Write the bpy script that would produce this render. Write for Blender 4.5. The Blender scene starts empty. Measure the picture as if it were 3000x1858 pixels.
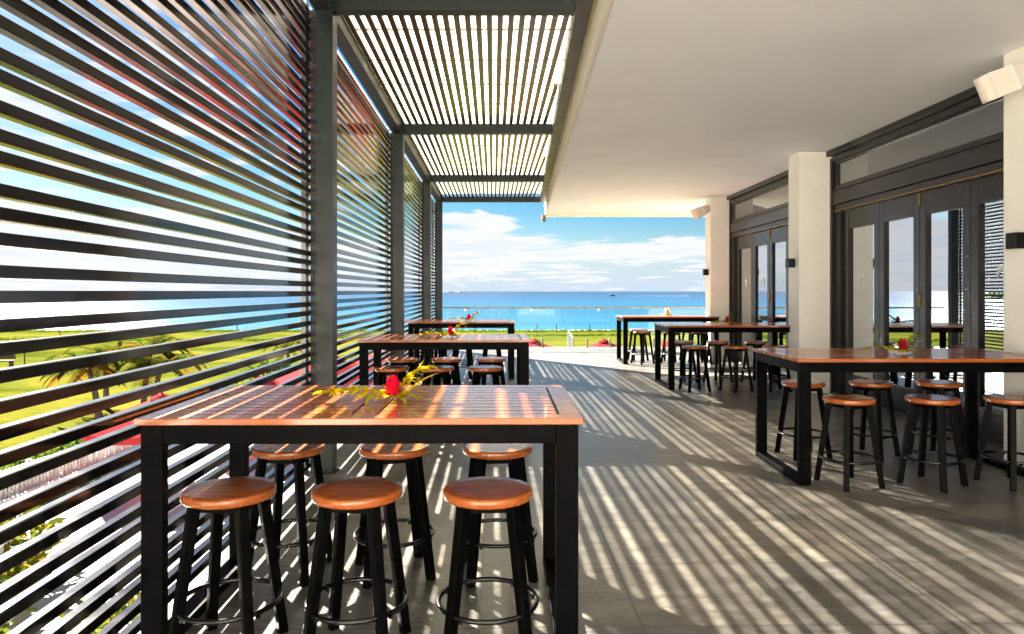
import bpy, bmesh, math, random
from mathutils import Vector, Matrix
random.seed(7)
C = bpy.context.scene.collection
R = math.radians
PI = math.pi

# ------------------------------------------------------------------ camera
sc = bpy.context.scene
EYE = 1.62
cam = bpy.data.objects.new('camera', bpy.data.cameras.new('camera'))
C.objects.link(cam)
cam.location = (0, 0, EYE)
cam.rotation_euler = (R(90), 0, 0)
cam.data.sensor_width = 36
cam.data.lens = 24.6
cam.data.shift_y = -0.025
cam.data.clip_start = 0.05
cam.data.clip_end = 60000
sc.camera = cam

# ------------------------------------------------------------------ light
SUN_EL, SUN_AZ = 27.0, -39.5          # azimuth from +Y, positive towards +X
sun = bpy.data.objects.new('sun', bpy.data.lights.new('sun', 'SUN'))
C.objects.link(sun)
sun.data.energy = 5.0
sun.data.angle = R(0.5)
sun.data.color = (1.0, 0.92, 0.80)
sd = Vector((math.sin(R(SUN_AZ)) * math.cos(R(SUN_EL)), math.cos(R(SUN_AZ)) * math.cos(R(SUN_EL)), math.sin(R(SUN_EL))))
sun.rotation_euler = sd.to_track_quat('Z', 'Y').to_euler()
sun.location = sd * 60

sc.view_settings.view_transform = 'Standard'
sc.view_settings.look = 'None'
sc.view_settings.gamma = 1
sc.view_settings.use_curve_mapping = False
sc.view_settings.exposure = 3.85
sc.cycles.max_bounces = 10
sc.cycles.diffuse_bounces = 5
sc.cycles.glossy_bounces = 5
sc.cycles.transparent_max_bounces = 16
sc.cycles.caustics_reflective = True
sc.cycles.blur_glossy = 1.0
sc.cycles.caustics_refractive = False
sc.cycles.sample_clamp_indirect = 6

SKY_STRENGTH = 0.05
CLOUD = 1.42
world = bpy.data.worlds.new('World')
sc.world = world
world.use_nodes = True
wt = world.node_tree
wt.nodes.clear()


class NT:
    """small helper to write node graphs"""
    def __init__(s, tree):
        s.t = tree

    def n(s, typ, **kw):
        nd = s.t.nodes.new(typ)
        for k, v in kw.items():
            setattr(nd, k, v)
        return nd

    def put(s, sock, v):
        if isinstance(v, bpy.types.NodeSocket):
            s.t.links.new(v, sock)
        elif v is not None:
            sock.default_value = v

    def m(s, op, a, b=None, c=None, clamp=False):
        nd = s.n('ShaderNodeMath', operation=op, use_clamp=clamp)
        s.put(nd.inputs[0], a)
        s.put(nd.inputs[1], b)
        s.put(nd.inputs[2], c)
        return nd.outputs[0]

    def step(s, v, lo, hi):
        nd = s.n('ShaderNodeMapRange', interpolation_type='SMOOTHSTEP')
        s.put(nd.inputs[0], v)
        s.put(nd.inputs[1], lo)
        s.put(nd.inputs[2], hi)
        return nd.outputs[0]

    def rng(s, v, lo, hi, a, b):
        nd = s.n('ShaderNodeMapRange')
        for i, x in enumerate((v, lo, hi, a, b)):
            s.put(nd.inputs[i], x)
        return nd.outputs[0]

    def mix(s, f, a, b, mode='MIX'):
        nd = s.n('ShaderNodeMix', data_type='RGBA', blend_type=mode)
        s.put(nd.inputs[0], f)
        s.put(nd.inputs[6], a)
        s.put(nd.inputs[7], b)
        return nd.outputs[2]

    def xyz(s, x=0., y=0., z=0.):
        nd = s.n('ShaderNodeCombineXYZ')
        for i, v in enumerate((x, y, z)):
            s.put(nd.inputs[i], v)
        return nd.outputs[0]

    def sep(s, v):
        nd = s.n('ShaderNodeSeparateXYZ')
        s.put(nd.inputs[0], v)
        return nd.outputs

    def noise(s, vec, scale=5., detail=4., rough=.55, dist=0.):
        nd = s.n('ShaderNodeTexNoise')
        s.put(nd.inputs['Vector'], vec)
        nd.inputs['Scale'].default_value = scale
        nd.inputs['Detail'].default_value = detail
        nd.inputs['Roughness'].default_value = rough
        nd.inputs['Distortion'].default_value = dist
        return nd.outputs[0]

    def scaled(s, vec, sx, sy, sz, rot=0.):
        nd = s.n('ShaderNodeMapping')
        s.put(nd.inputs[0], vec)
        nd.inputs['Scale'].default_value = (sx, sy, sz)
        nd.inputs['Rotation'].default_value = (0, 0, rot)
        return nd.outputs[0]


g = NT(wt)
sky = g.n('ShaderNodeTexSky', sky_type='NISHITA')
sky.sun_disc = False
sky.sun_elevation = R(SUN_EL)
sky.sun_rotation = R(SUN_AZ)
sky.air_density = 1.0
sky.dust_density = 0.3
sky.ozone_density = 4.0
tc = g.n('ShaderNodeTexCoord')
dx, dy, dz = g.sep(tc.outputs['Generated'])
el = g.m('MAXIMUM', dz, 0.0)
az = g.m('ARCTAN2', dx, dy)
den = g.m('ADD', el, 0.055)
u, v = g.m('DIVIDE', dx, den), g.m('DIVIDE', dy, den)
big = g.noise(g.xyz(g.m('MULTIPLY', az, 7.5), g.m('MULTIPLY', el, 42.0), 3.1), 1.0, 7, .62, .7)
fine = g.noise(g.xyz(u, g.m('MULTIPLY', v, 1.3), 0.7), 1.3, 7, .62, .3)


def bell(x, c, w):
    d = g.m('DIVIDE', g.m('SUBTRACT', x, c), w)
    return g.m('POWER', 2.718, g.m('MULTIPLY', g.m('MULTIPLY', d, d), -1.0))


low = g.m('MULTIPLY', bell(el, 0.055, 0.028), 0.13)
left = g.m('MULTIPLY', g.m('MULTIPLY', bell(az, -0.06, 0.09), bell(el, 0.075, 0.022)), 0.16)
wisp = g.m('MULTIPLY', g.m('MULTIPLY', bell(az, -0.07, 0.05), bell(el, 0.103, 0.006)), 0.22)
hole = g.m('MULTIPLY', g.m('MULTIPLY', bell(az, 0.13, 0.11), bell(el, 0.096, 0.02)), -0.20)
top = g.m('MULTIPLY', bell(el, 0.125, 0.016), -0.16)
sunside = g.m('MULTIPLY', g.m('MULTIPLY', bell(az, -0.65, 0.4), bell(el, 0.14, 0.16)), 0.12)
dens = g.m('ADD', g.m('MULTIPLY', big, .62), g.m('MULTIPLY', fine, .38))
for t in (low, left, wisp, hole, top, sunside):
    dens = g.m('ADD', dens, t)
mask = g.step(dens, 0.515, 0.615)
mask = g.m('MULTIPLY', mask, g.rng(el, .14, .5, 0.96, .5))
shade = g.step(g.m('ADD', g.m('MULTIPLY', fine, .7), g.m('MULTIPLY', big, .3)), 0.36, 0.6)
cl = g.mix(shade, (CLOUD * .82, CLOUD * .89, CLOUD * 1.02, 1), (CLOUD * 1.0, CLOUD * 1.0, CLOUD * 1.02, 1))
hs = g.n('ShaderNodeHueSaturation')
hs.inputs['Saturation'].default_value = 1.55
hs.inputs['Value'].default_value = 0.168
wt.links.new(sky.outputs[0], hs.inputs['Color'])
hz = g.m('MULTIPLY', bell(el, 0.0, 0.05), 0.9)
skyc = g.mix(hz, hs.outputs[0], (CLOUD * .62, CLOUD * .78, CLOUD * 1.0, 1))
bg = g.n('ShaderNodeBackground')
bg.inputs[1].default_value = SKY_STRENGTH
wt.links.new(g.mix(mask, skyc, cl), bg.inputs[0])
wo = g.n('ShaderNodeOutputWorld')
wt.links.new(bg.outputs[0], wo.inputs[0])


# ------------------------------------------------------------------ materials
def newmat(name):
    m = bpy.data.materials.new(name)
    m.use_nodes = True
    n = NT(m.node_tree)
    p = m.node_tree.nodes['Principled BSDF']
    return m, n, p


def plain(name, col, rough=.5, metal=0., spec=.5, var=.15, vs=6., bump=0., bs=60., coat=0., stretch=(1, 1, 1), rv=.1, island=0.):
    m, n, p = newmat(name)
    o = n.n('ShaderNodeTexCoord').outputs['Object']
    vec = n.scaled(o, *stretch)
    nz = n.noise(vec, vs, 5, .6)
    lo = tuple(c * (1 - var) for c in col) + (1,)
    hi = tuple(min(1, c * (1 + var)) for c in col) + (1,)
    cc = n.mix(n.step(nz, .3, .7), lo, hi)
    if island:
        ge = n.n('ShaderNodeNewGeometry').outputs['Random Per Island']
        cc = n.mix(1.0, cc, n.mix(ge, (1 - island,) * 3 + (1,), (1 + island * .5,) * 3 + (1,)), 'MULTIPLY')
    n.put(p.inputs['Base Color'], cc)
    n.put(p.inputs['Roughness'], n.rng(nz, .3, .7, max(.02, rough - rv), rough + rv))
    p.inputs['Metallic'].default_value = metal
    p.inputs['Specular IOR Level'].default_value = spec
    p.inputs['Coat Weight'].default_value = coat
    p.inputs['Coat Roughness'].default_value = .15
    if bump:
        b = n.n('ShaderNodeBump')
        b.inputs['Strength'].default_value = bump
        b.inputs['Distance'].default_value = .01
        n.put(b.inputs['Height'], n.noise(vec, bs, 4, .6))
        n.put(p.inputs['Normal'], b.outputs[0])
    return m


def wood(name, dark, light, along='x', rough=.32, coat=.25, rnd=False):
    m, n, p = newmat(name)
    o = n.n('ShaderNodeTexCoord').outputs['Object']
    ge = n.n('ShaderNodeNewGeometry').outputs['Random Per Island']
    oi = n.n('ShaderNodeObjectInfo').outputs['Random']
    off = n.xyz(n.m('MULTIPLY', ge, 17.), n.m('MULTIPLY', oi, 9.), n.m('MULTIPLY', ge, 5.))
    va = n.n('ShaderNodeVectorMath', operation='ADD')
    n.put(va.inputs[0], o)
    n.put(va.inputs[1], off)
    sx, sy = (1.1, 42.) if along == 'x' else (42., 1.1)
    vec = n.scaled(va.outputs[0], sx, sy, 20.)
    a = n.noise(vec, 1.0, 6, .65, .6)
    b = n.noise(n.scaled(va.outputs[0], sx * .35, sy * .3, 4), 1.6, 3, .5)
    f = n.step(n.m('ADD', n.m('MULTIPLY', a, .65), n.m('MULTIPLY', b, .35)), .3, .72)
    cc = n.mix(f, dark + (1,), light + (1,))
    tone = n.m('ADD', n.m('MULTIPLY', ge, .5), n.m('MULTIPLY', oi, .5))
    cc = n.mix(1.0, cc, n.mix(tone, (.80, .77, .75, 1), (1.12, 1.1, 1.06, 1)), 'MULTIPLY')
    n.put(p.inputs['Base Color'], cc)
    n.put(p.inputs['Roughness'], n.rng(b, .3, .7, rough - .04, rough + .06))
    p.inputs['Coat Weight'].default_value = coat
    p.inputs['Coat Roughness'].default_value = .09
    return m


M = {}
M['top'] = wood('oiled jarrah boards', (.335, .080, .014), (.385, .098, .018), rough=.24, coat=.6)
M['seat'] = wood('varnished seat wood', (.33, .082, .015), (.40, .106, .021), rough=.26, coat=.35)
M['black'] = plain('black painted timber', (.0026, .0026, .003), .42, spec=.03, var=.3, vs=9, bump=.15, bs=40)
M['stool'] = plain('black stool legs', (.0022, .0022, .0024), .36, spec=.035, var=.3, vs=14, bump=.1, bs=60)
M['ring'] = plain('black steel ring', (.005, .005, .0055), .25, spec=.5, var=.2)
M['post'] = plain('grey green steel', (.011, .0175, .0175), .38, spec=.3, var=.12, vs=4, bump=.04)
M['beam'] = plain('dark steel beam', (.035, .034, .029), .4, spec=.5, var=.15, vs=4, bump=.04)
M['slat'] = plain('dark bronze louvre', (.0055, .0042, .0042), .12, spec=.45, var=.15, vs=3, rv=.03)
M['rafter'] = plain('dark bronze batten', (.115, .064, .040), .22, spec=.35, var=.15, vs=3, rv=.04)
M['white'] = plain('white paint', (.75, .72, .66), .6, var=.03, vs=3)
M['ceiling'] = plain('cream ceiling paint', (.90, .92, .965), .62, var=.025, vs=.8, spec=.3)
M['pillar'] = plain('cream render', (.87, .84, .78), .7, var=.03, vs=2, bump=.05, bs=120, spec=.25)
M['fascia'] = plain('cream fascia', (.84, .78, .68), .55, var=.03, vs=2)
M['door'] = plain('dark stained oak', (.014, .012, .0115), .26, spec=.38, var=.07, vs=3, stretch=(22, 22, 1.6), rv=.02)
M['header'] = plain('dark stained header', (.014, .012, .0115), .30, spec=.38, var=.03, vs=2, stretch=(6, 1.2, 6), rv=.0)
M['recess'] = plain('black jamb', (.006, .005, .005), .6)
M['brass'] = plain('aged brass', (.20, .14, .06), .35, metal=1.)
M['steel'] = plain('brushed steel', (.52, .50, .46), .32, metal=1.)
M['spigot'] = plain('weathered bronze spigot', (.16, .13, .09), .45, metal=.6)
M['lamp'] = plain('black lamp box', (.004, .004, .004), .4, spec=.2)
M['speaker'] = plain('off white speaker', (.66, .60, .54), .5, var=.04)
M['grille'] = plain('speaker grille', (.70, .64, .57), .6, var=.06, vs=300)
M['petal'] = plain('red ginger bracts', (.70, .006, .035), .35, var=.25, vs=60, spec=.4)
M['darkpetal'] = plain('dark red bracts', (.33, .006, .02), .4, var=.3, vs=60)
M['emblem'] = plain('frosted white film', (.72, .80, .78), .6, var=.03)
M['sand'] = plain('pale sand', (.52, .45, .37), .9, var=.2, vs=1)
M['pave'] = plain('pale concrete path', (.50, .47, .43), .8, var=.1, vs=1.2)
M['fencewhite'] = plain('weathered white timber', (.62, .62, .64), .7, var=.08)
M['timber'] = plain('weathered timber', (.16, .10, .06), .8, var=.25)
M['trunk'] = plain('palm trunk', (.17, .13, .09), .85, var=.35, vs=9, bump=.5, bs=20)
M['boat'] = plain('dark boat hull', (.02, .03, .06), .3)
M['isle'] = plain('island scrub', (.10, .13, .07), .9, var=.3, vs=.05)
M['farisle'] = plain('far rock tinted with haze', (.10, .14, .18), .95, var=.1, vs=.001)  # blue of the distant air is mixed into this rock colour
M['foam'] = plain('sea foam', (.8, .85, .88), .7, var=.1)
M['room'] = plain('beige room wall', (.52, .45, .30), .8, var=.05)
M['roomfloor'] = plain('room floor', (.16, .11, .07), .4)
M['net'] = plain('white cord net', (.35, .35, .35), .7)


def leafmat(name, cols, trans=.35, rough=.45):
    m, n, p = newmat(name)
    ge = n.n('ShaderNodeNewGeometry').outputs['Random Per Island']
    rp = n.n('ShaderNodeValToRGB')
    e = rp.color_ramp.elements
    e[0].color = cols[0] + (1,)
    e[1].color = cols[-1] + (1,)
    for i, c in enumerate(cols[1:-1]):
        q = e.new((i + 1) / (len(cols) - 1))
        q.color = c + (1,)
    n.put(rp.inputs[0], ge)
    n.put(p.inputs['Base Color'], rp.outputs[0])
    p.inputs['Roughness'].default_value = .65
    p.inputs['Specular IOR Level'].default_value = 0.0
    tr = n.n('ShaderNodeBsdfTranslucent')
    n.put(tr.inputs[0], rp.outputs[0])
    mx = n.n('ShaderNodeMixShader')
    mx.inputs[0].default_value = trans
    n.put(mx.inputs[1], p.outputs[0])
    n.put(mx.inputs[2], tr.outputs[0])
    n.put(m.node_tree.nodes['Material Output'].inputs[0], mx.outputs[0])
    return m


M['red'] = leafmat('red canopy cloth', [(.34, .035, .04), (.42, .045, .05)], .25)
M['frond'] = leafmat('palm frond leaves', [(.02, .05, .008), (.04, .085, .01), (.09, .11, .012), (.22, .10, .015)])
M['dryfrond'] = leafmat('dry orange fronds', [(.26, .09, .012), (.36, .14, .02), (.16, .11, .015)])
M['shrub'] = leafmat('shrub leaves', [(.015, .045, .006), (.04, .08, .01), (.09, .11, .012)])
M['garden'] = leafmat('garden leaves', [(.03, .07, .008), (.11, .12, .012), (.20, .14, .015), (.05, .08, .01)])
M['fern'] = leafmat('yellow fern leaves', [(.46, .34, .008), (.58, .40, .010), (.30, .33, .012), (.62, .36, .015)], .3)
M['duskfern'] = leafmat('olive fern leaves', [(.42, .32, .02), (.30, .29, .02), (.50, .36, .03)], .3)
M['dune'] = leafmat('dune grass blades', [(.04, .07, .008), (.09, .12, .01), (.025, .04, .008)])

# terrace tiles
m, n, p = newmat('grey stone tiles')
o = n.n('ShaderNodeTexCoord').outputs['Object']
X, Y, Z = n.sep(n.scaled(o, 1, 1, 1, -0.018))
TS = .775
ux = n.m('DIVIDE', n.m('SUBTRACT', X, -.15 + .05), .79)
uy = n.m('DIVIDE', n.m('SUBTRACT', Y, 3.37), TS)
fx_, fy_ = n.m('FRACT', ux), n.m('FRACT', uy)
ex = n.m('MULTIPLY', n.m('SUBTRACT', .5, n.m('ABSOLUTE', n.m('SUBTRACT', fx_, .5))), .79)
ey = n.m('MULTIPLY', n.m('SUBTRACT', .5, n.m('ABSOLUTE', n.m('SUBTRACT', fy_, .5))), TS)
sx_ = n.m('SUBTRACT', 1., n.step(ex, .003, .008))
sy_ = n.m('SUBTRACT', 1., n.step(ey, .003, .009))
wn = n.n('ShaderNodeTexWhiteNoise')
n.put(wn.inputs['Vector'], n.xyz(n.m('FLOOR', ux), n.m('FLOOR', uy), 0))
t1 = n.noise(n.scaled(o, 1.2, 3.2, 1), 1.6, 7, .62, .8)
t2 = n.noise(n.scaled(o, 5, 16, 1), 2.2, 5, .65, .4)
t3 = n.noise(o, 26., 3, .6)
f = n.m('ADD', n.m('ADD', n.m('MULTIPLY', t1, .55), n.m('MULTIPLY', t2, .3)), n.m('MULTIPLY', t3, .15))
base = n.mix(n.step(f, .36, .64), (.066, .062, .053, 1), (.200, .186, .158, 1))
base = n.mix(1., base, n.mix(wn.outputs['Value'], (.74, .76, .80, 1), (1.18, 1.14, 1.07, 1)), 'MULTIPLY')
base = n.mix(n.m('MULTIPLY', sy_, .75), base, (.035, .032, .027, 1))
base = n.mix(n.m('MULTIPLY', sx_, .85), base, (.035, .03, .024, 1))
n.put(p.inputs['Base Color'], base)
n.put(p.inputs['Roughness'], n.rng(f, .3, .7, .26, .42))
p.inputs['Specular IOR Level'].default_value = .6
bp = n.n('ShaderNodeBump')
bp.inputs['Strength'].default_value = .06
bp.inputs['Distance'].default_value = .003
n.put(bp.inputs['Height'], n.m('SUBTRACT', f, n.m('MAXIMUM', sx_, sy_)))
n.put(p.inputs['Normal'], bp.outputs[0])
M['tiles'] = m

# grass
m, n, p = newmat('sunlit lawn')
o = n.n('ShaderNodeTexCoord').outputs['Object']
a = n.noise(n.scaled(o, .35, 1.0, 1), .22, 7, .62, .6)
b = n.noise(n.scaled(o, 1, 2.5, 1), 2.4, 5, .7)
f = n.m('ADD', n.m('MULTIPLY', a, .62), n.m('MULTIPLY', b, .38))
rp = n.n('ShaderNodeValToRGB')
e = rp.color_ramp.elements
e[0].position, e[0].color = .36, (.022, .036, .003, 1)
e[1].position, e[1].color = .64, (.125, .105, .014, 1)
q = e.new(.5)
q.color = (.064, .072, .011, 1)
n.put(rp.inputs[0], f)
df = n.n('ShaderNodeBsdfDiffuse')
n.put(df.inputs[0], rp.outputs[0])
bp = n.n('ShaderNodeBump')
bp.inputs['Strength'].default_value = .5
bp.inputs['Distance'].default_value = .05
n.put(bp.inputs['Height'], n.noise(o, 9., 4, .7))
n.put(df.inputs['Normal'], bp.outputs[0])
n.put(m.node_tree.nodes['Material Output'].inputs[0], df.outputs[0])
M['lawn'] = m

# sea
m, n, p = newmat('sea water')
o = n.n('ShaderNodeTexCoord').outputs['Object']
sx0, sy0, sz0 = n.sep(o)
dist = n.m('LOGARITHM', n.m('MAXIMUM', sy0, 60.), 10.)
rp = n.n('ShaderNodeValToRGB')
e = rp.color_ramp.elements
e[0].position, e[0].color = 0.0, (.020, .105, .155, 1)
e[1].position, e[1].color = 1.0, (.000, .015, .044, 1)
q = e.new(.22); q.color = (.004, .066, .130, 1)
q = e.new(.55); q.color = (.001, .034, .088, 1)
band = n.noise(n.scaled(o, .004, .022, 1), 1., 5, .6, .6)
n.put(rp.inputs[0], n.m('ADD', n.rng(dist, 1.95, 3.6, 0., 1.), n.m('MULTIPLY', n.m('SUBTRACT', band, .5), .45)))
n.put(p.inputs['Base Color'], rp.outputs[0])
p.inputs['Roughness'].default_value = .18
p.inputs['IOR'].default_value = 1.33
p.inputs['Specular IOR Level'].default_value = .035
bp = n.n('ShaderNodeBump')
bp.inputs['Strength'].default_value = .6
bp.inputs['Distance'].default_value = .5
w1 = n.noise(n.scaled(o, .35, .9, 1), .9, 6, .65, .3)
w2 = n.noise(n.scaled(o, .05, .12, 1), .8, 4, .6, .3)
n.put(bp.inputs['Height'], n.m('ADD', w1, n.m('MULTIPLY', w2, 3.)))
n.put(p.inputs['Normal'], bp.outputs[0])
M['sea'] = m


def glass(name, tint, refl, rough=0.0, ior=1.5):
    m = bpy.data.materials.new(name)
    m.use_nodes = True
    n = NT(m.node_tree)
    m.node_tree.nodes.clear()
    tr = n.n('ShaderNodeBsdfTransparent')
    tr.inputs[0].default_value = tint + (1,)
    gl = n.n('ShaderNodeBsdfGlossy')
    gl.inputs['Roughness'].default_value = rough
    gl.inputs[0].default_value = (.93, .96, 1, 1)
    fr = n.n('ShaderNodeFresnel')
    fr.inputs[0].default_value = ior
    o_ = n.n('ShaderNodeTexCoord').outputs['Object']
    bp_ = n.n('ShaderNodeBump')
    bp_.inputs['Strength'].default_value = .03
    bp_.inputs['Distance'].default_value = .01
    n.put(bp_.inputs['Height'], n.noise(o_, 1.2, 1, .4))
    n.put(gl.inputs['Normal'], bp_.outputs[0])
    mx = n.n('ShaderNodeMixShader')
    n.put(mx.inputs[0], n.m('ADD', n.m('MULTIPLY', fr.outputs[0], 1 - refl), refl, clamp=True))
    n.put(mx.inputs[1], tr.outputs[0])
    n.put(mx.inputs[2], gl.outputs[0])
    n.put(n.n('ShaderNodeOutputMaterial').inputs[0], mx.outputs[0])
    return m


M['glass'] = glass('clear balustrade glass', (.93, .97, .96), .0, ior=1.22)
M['tinted'] = glass('tinted door glass', (.30, .32, .27), .58)
M['transom'] = glass('olive transom glass', (.38, .36, .22), .26)

# translucent roof sheet
m, n, p = newmat('white translucent roof sheet')
p.inputs['Base Color'].default_value = (.85, .86, .80, 1)
p.inputs['Roughness'].default_value = .4
tr = n.n('ShaderNodeBsdfTranslucent')
tr.inputs[0].default_value = (.50, .49, .40, 1)
mx = n.n('ShaderNodeMixShader')
mx.inputs[0].default_value = .82
n.put(mx.inputs[1], p.outputs[0])
n.put(mx.inputs[2], tr.outputs[0])
n.put(m.node_tree.nodes['Material Output'].inputs[0], mx.outputs[0])
M['sheet'] = m


# ------------------------------------------------------------------ mesh helpers
class MB:
    def __init__(s):
        s.v, s.f = [], []

    def add(s, vs, fs):
        k = len(s.v)
        s.v += [tuple(q) for q in vs]
        s.f += [tuple(i + k for i in f) for f in fs]
        return s

    def hexa(s, q):
        """q: 4 lower points counter-clockwise, then the 4 above them"""
        return s.add(q, [(3, 2, 1, 0), (4, 5, 6, 7), (0, 1, 5, 4), (1, 2, 6, 5), (2, 3, 7, 6), (3, 0, 4, 7)])

    def box(s, x0, x1, y0, y1, z0, z1):
        return s.hexa([(x0, y0, z0), (x1, y0, z0), (x1, y1, z0), (x0, y1, z0), (x0, y0, z1), (x1, y0, z1), (x1, y1, z1), (x0, y1, z1)])

    def run(s, ya, yb, fa, fb, z0, z1):
        """a bar along Y whose two sides follow the plan lines fa(y) < fb(y)"""
        return s.hexa([(fa(ya), ya, z0), (fb(ya), ya, z0), (fb(yb), yb, z0), (fa(yb), yb, z0),
                       (fa(ya), ya, z1), (fb(ya), ya, z1), (fb(yb), yb, z1), (fa(yb), yb, z1)])

    def bar(s, a, b, w, h, w2=None, h2=None, up=(0, 0, 1)):
        a, b = Vector(a), Vector(b)
        d = (b - a).normalized()
        sd_ = d.cross(Vector(up))
        if sd_.length < 1e-4:
            sd_ = Vector((1, 0, 0))
        sd_.normalize()
        u_ = sd_.cross(d).normalized()
        w2, h2 = w2 or w, h2 or h
        q = []
        for pt, ww, hh in ((a, w, h), (b, w2, h2)):
            for i, j in ((-1, -1), (1, -1), (1, 1), (-1, 1)):
                q.append(pt + sd_ * (i * ww / 2) + u_ * (j * hh / 2))
        return s.add(q, [(0, 1, 2, 3), (7, 6, 5, 4), (0, 4, 5, 1), (1, 5, 6, 2), (2, 6, 7, 3), (3, 7, 4, 0)])

    def tube(s, pts, r, seg=8, closed=False, r2=None):
        pts = [Vector(q) for q in pts]
        n_ = len(pts)
        vs, fs = [], []
        for i, q in enumerate(pts):
            if closed:
                d = pts[(i + 1) % n_] - pts[i - 1]
            else:
                d = pts[min(i + 1, n_ - 1)] - pts[max(i - 1, 0)]
            d.normalize()
            ref = Vector((0, 0, 1)) if abs(d.z) < .9 else Vector((1, 0, 0))
            a = d.cross(ref).normalized()
            b = d.cross(a).normalized()
            rr = r if r2 is None else r + (r2 - r) * i / max(1, n_ - 1)
            for k in range(seg):
                t = 2 * PI * k / seg
                vs.append(q + a * (rr * math.cos(t)) + b * (rr * math.sin(t)))
        last = n_ if closed else n_ - 1
        for i in range(last):
            j = (i + 1) % n_
            for k in range(seg):
                l = (k + 1) % seg
                fs.append((i * seg + k, i * seg + l, j * seg + l, j * seg + k))
        if not closed:
            fs.append(tuple(range(seg - 1, -1, -1)))
            fs.append(tuple((n_ - 1) * seg + k for k in range(seg)))
        return s.add(vs, fs)

    def lathe(s, prof, seg=32, c=(0, 0, 0)):
        vs, fs = [], []
        for r, z in prof:
            for k in range(seg):
                t = 2 * PI * k / seg
                vs.append((c[0] + r * math.cos(t), c[1] + r * math.sin(t), c[2] + z))
        for i in range(len(prof) - 1):
            for k in range(seg):
                l = (k + 1) % seg
                fs.append((i * seg + k, i * seg + l, (i + 1) * seg + l, (i + 1) * seg + k))
        fs.append(tuple(range(seg - 1, -1, -1)))
        fs.append(tuple((len(prof) - 1) * seg + k for k in range(seg)))
        return s.add(vs, fs)

    def prism(s, poly, z0, z1):
        k = len(poly)
        vs = [(x, y, z0) for x, y in poly] + [(x, y, z1) for x, y in poly]
        fs = [tuple(range(k - 1, -1, -1)), tuple(range(k, 2 * k))]
        fs += [(i, (i + 1) % k, k + (i + 1) % k, k + i) for i in range(k)]
        return s.add(vs, fs)

    def leaf(s, base, d, up, length, width, droop=0., seg=3):
        """a pointed leaf blade, seg quads long"""
        base, d, up = Vector(base), Vector(d).normalized(), Vector(up)
        sd_ = d.cross(up)
        if sd_.length < 1e-4:
            sd_ = Vector((1, 0, 0))
        sd_.normalize()
        vs, fs = [], []
        for i in range(seg + 1):
            t = i / seg
            q = base + d * (length * t) - Vector((0, 0, 1)) * (droop * t * t)
            w = width * .5 * (math.sin(PI * min(.98, .18 + .82 * t)) if seg > 1 else 1 - t)
            vs += [q - sd_ * w, q + sd_ * w]
        for i in range(seg):
            fs.append((2 * i, 2 * i + 1, 2 * i + 3, 2 * i + 2))
        return s.add(vs, fs)

    def build(s, name, mat, parent=None, bevel=0., smooth=False, segs=1, angle=35):
        me = bpy.data.meshes.new(name)
        me.from_pydata(s.v, [], s.f)
        me.update()
        if bevel:
            b = bmesh.new()
            b.from_mesh(me)
            bmesh.ops.bevel(b, geom=list(b.edges), offset=bevel, segments=segs, affect='EDGES', profile=.6)
            b.to_mesh(me)
            b.free()
        me.materials.append(M[mat] if isinstance(mat, str) else mat)
        if smooth:
            for q in me.polygons:
                q.use_smooth = True
            me.set_sharp_from_angle(angle=R(angle))
        ob = bpy.data.objects.new(name, me)
        C.objects.link(ob)
        if parent:
            ob.parent = parent
        return ob


def tag(o, label=None, cat=None, group=None, kind=None):
    for k, v in (('label', label), ('category', cat), ('group', group), ('kind', kind)):
        if v:
            o[k] = v
    return o


def empty(name, loc=(0, 0, 0), rz=0., label=None, cat=None, group=None):
    o = bpy.data.objects.new(name, None)
    o.empty_display_size = .2
    C.objects.link(o)
    o.location = loc
    o.rotation_euler = (0, 0, rz)
    return tag(o, label, cat, group)


def dup(o, parent=None):
    c = o.copy()
    C.objects.link(c)
    c.parent = parent
    for ch in list(o.children):
        dup(ch, c)
    return c


# ------------------------------------------------------------------ plan lines of the place
def px(y):            # inner face of the pergola posts
    return -1.593 - .0271 * (y - 6.22)


def fx(y):            # lower left edge of the building's ceiling
    return .662 + .0162 * y


POSTS = [-3.46, 1.38, 6.22, 11.06, 15.90, 19.54]
CEIL = 3.84
GROUND = -3.4

# ------------------------------------------------------------------ setting
b = MB()
L = lambda y: px(y) - .26
b.prism([(L(-9), -9), (13, -9), (13, 20.45), (L(20.45), 20.45)], -.35, 0)
tag(b.build('terrace_floor', 'tiles'), kind='structure')

b = MB().prism([(-900, -300), (900, -300), (900, 90), (-900, 90)], GROUND - .5, GROUND)
tag(b.build('lawn', 'lawn'), kind='structure')
b = MB()
nx = 160
vs, fs = [], []
for i in range(nx + 1):
    x = -900 + 1800 * i / nx
    w = .7 * math.sin(x * .05) + .5 * math.sin(x * .13 + 1)
    vs += [(x, 89.5 + w * .4, GROUND + .01), (x, 93 + w, GROUND - .12), (x, 99 + w, GROUND - 1.1), (x, 99 + w, GROUND - 1.5), (x, 89.5, GROUND - 1.5)]
for i in range(nx):
    a = i * 5
    for k in range(4):
        fs.append((a + k, a + 5 + k, a + 6 + k, a + 1 + k))
tag(b.add(vs, fs).build('beach', 'sand'), kind='structure')
SEA = GROUND - .75
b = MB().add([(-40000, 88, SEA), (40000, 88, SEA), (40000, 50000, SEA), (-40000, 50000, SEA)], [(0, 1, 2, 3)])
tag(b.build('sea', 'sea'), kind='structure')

# pavement strips, darker grass verge beside the building
b = MB().box(-10.7, -2.2, -30, 23.5, GROUND + .004, GROUND + .03)
tag(b.build('pavement', 'pave'), kind='structure')
b = MB().box(-11.9, -10.7, -30, 60, GROUND + .004, GROUND + .02)
tag(b.build('grass_verge', plain('verge grass', (.025, .075, .008), .9, var=.35, vs=5, spec=.1)), kind='structure')

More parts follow.
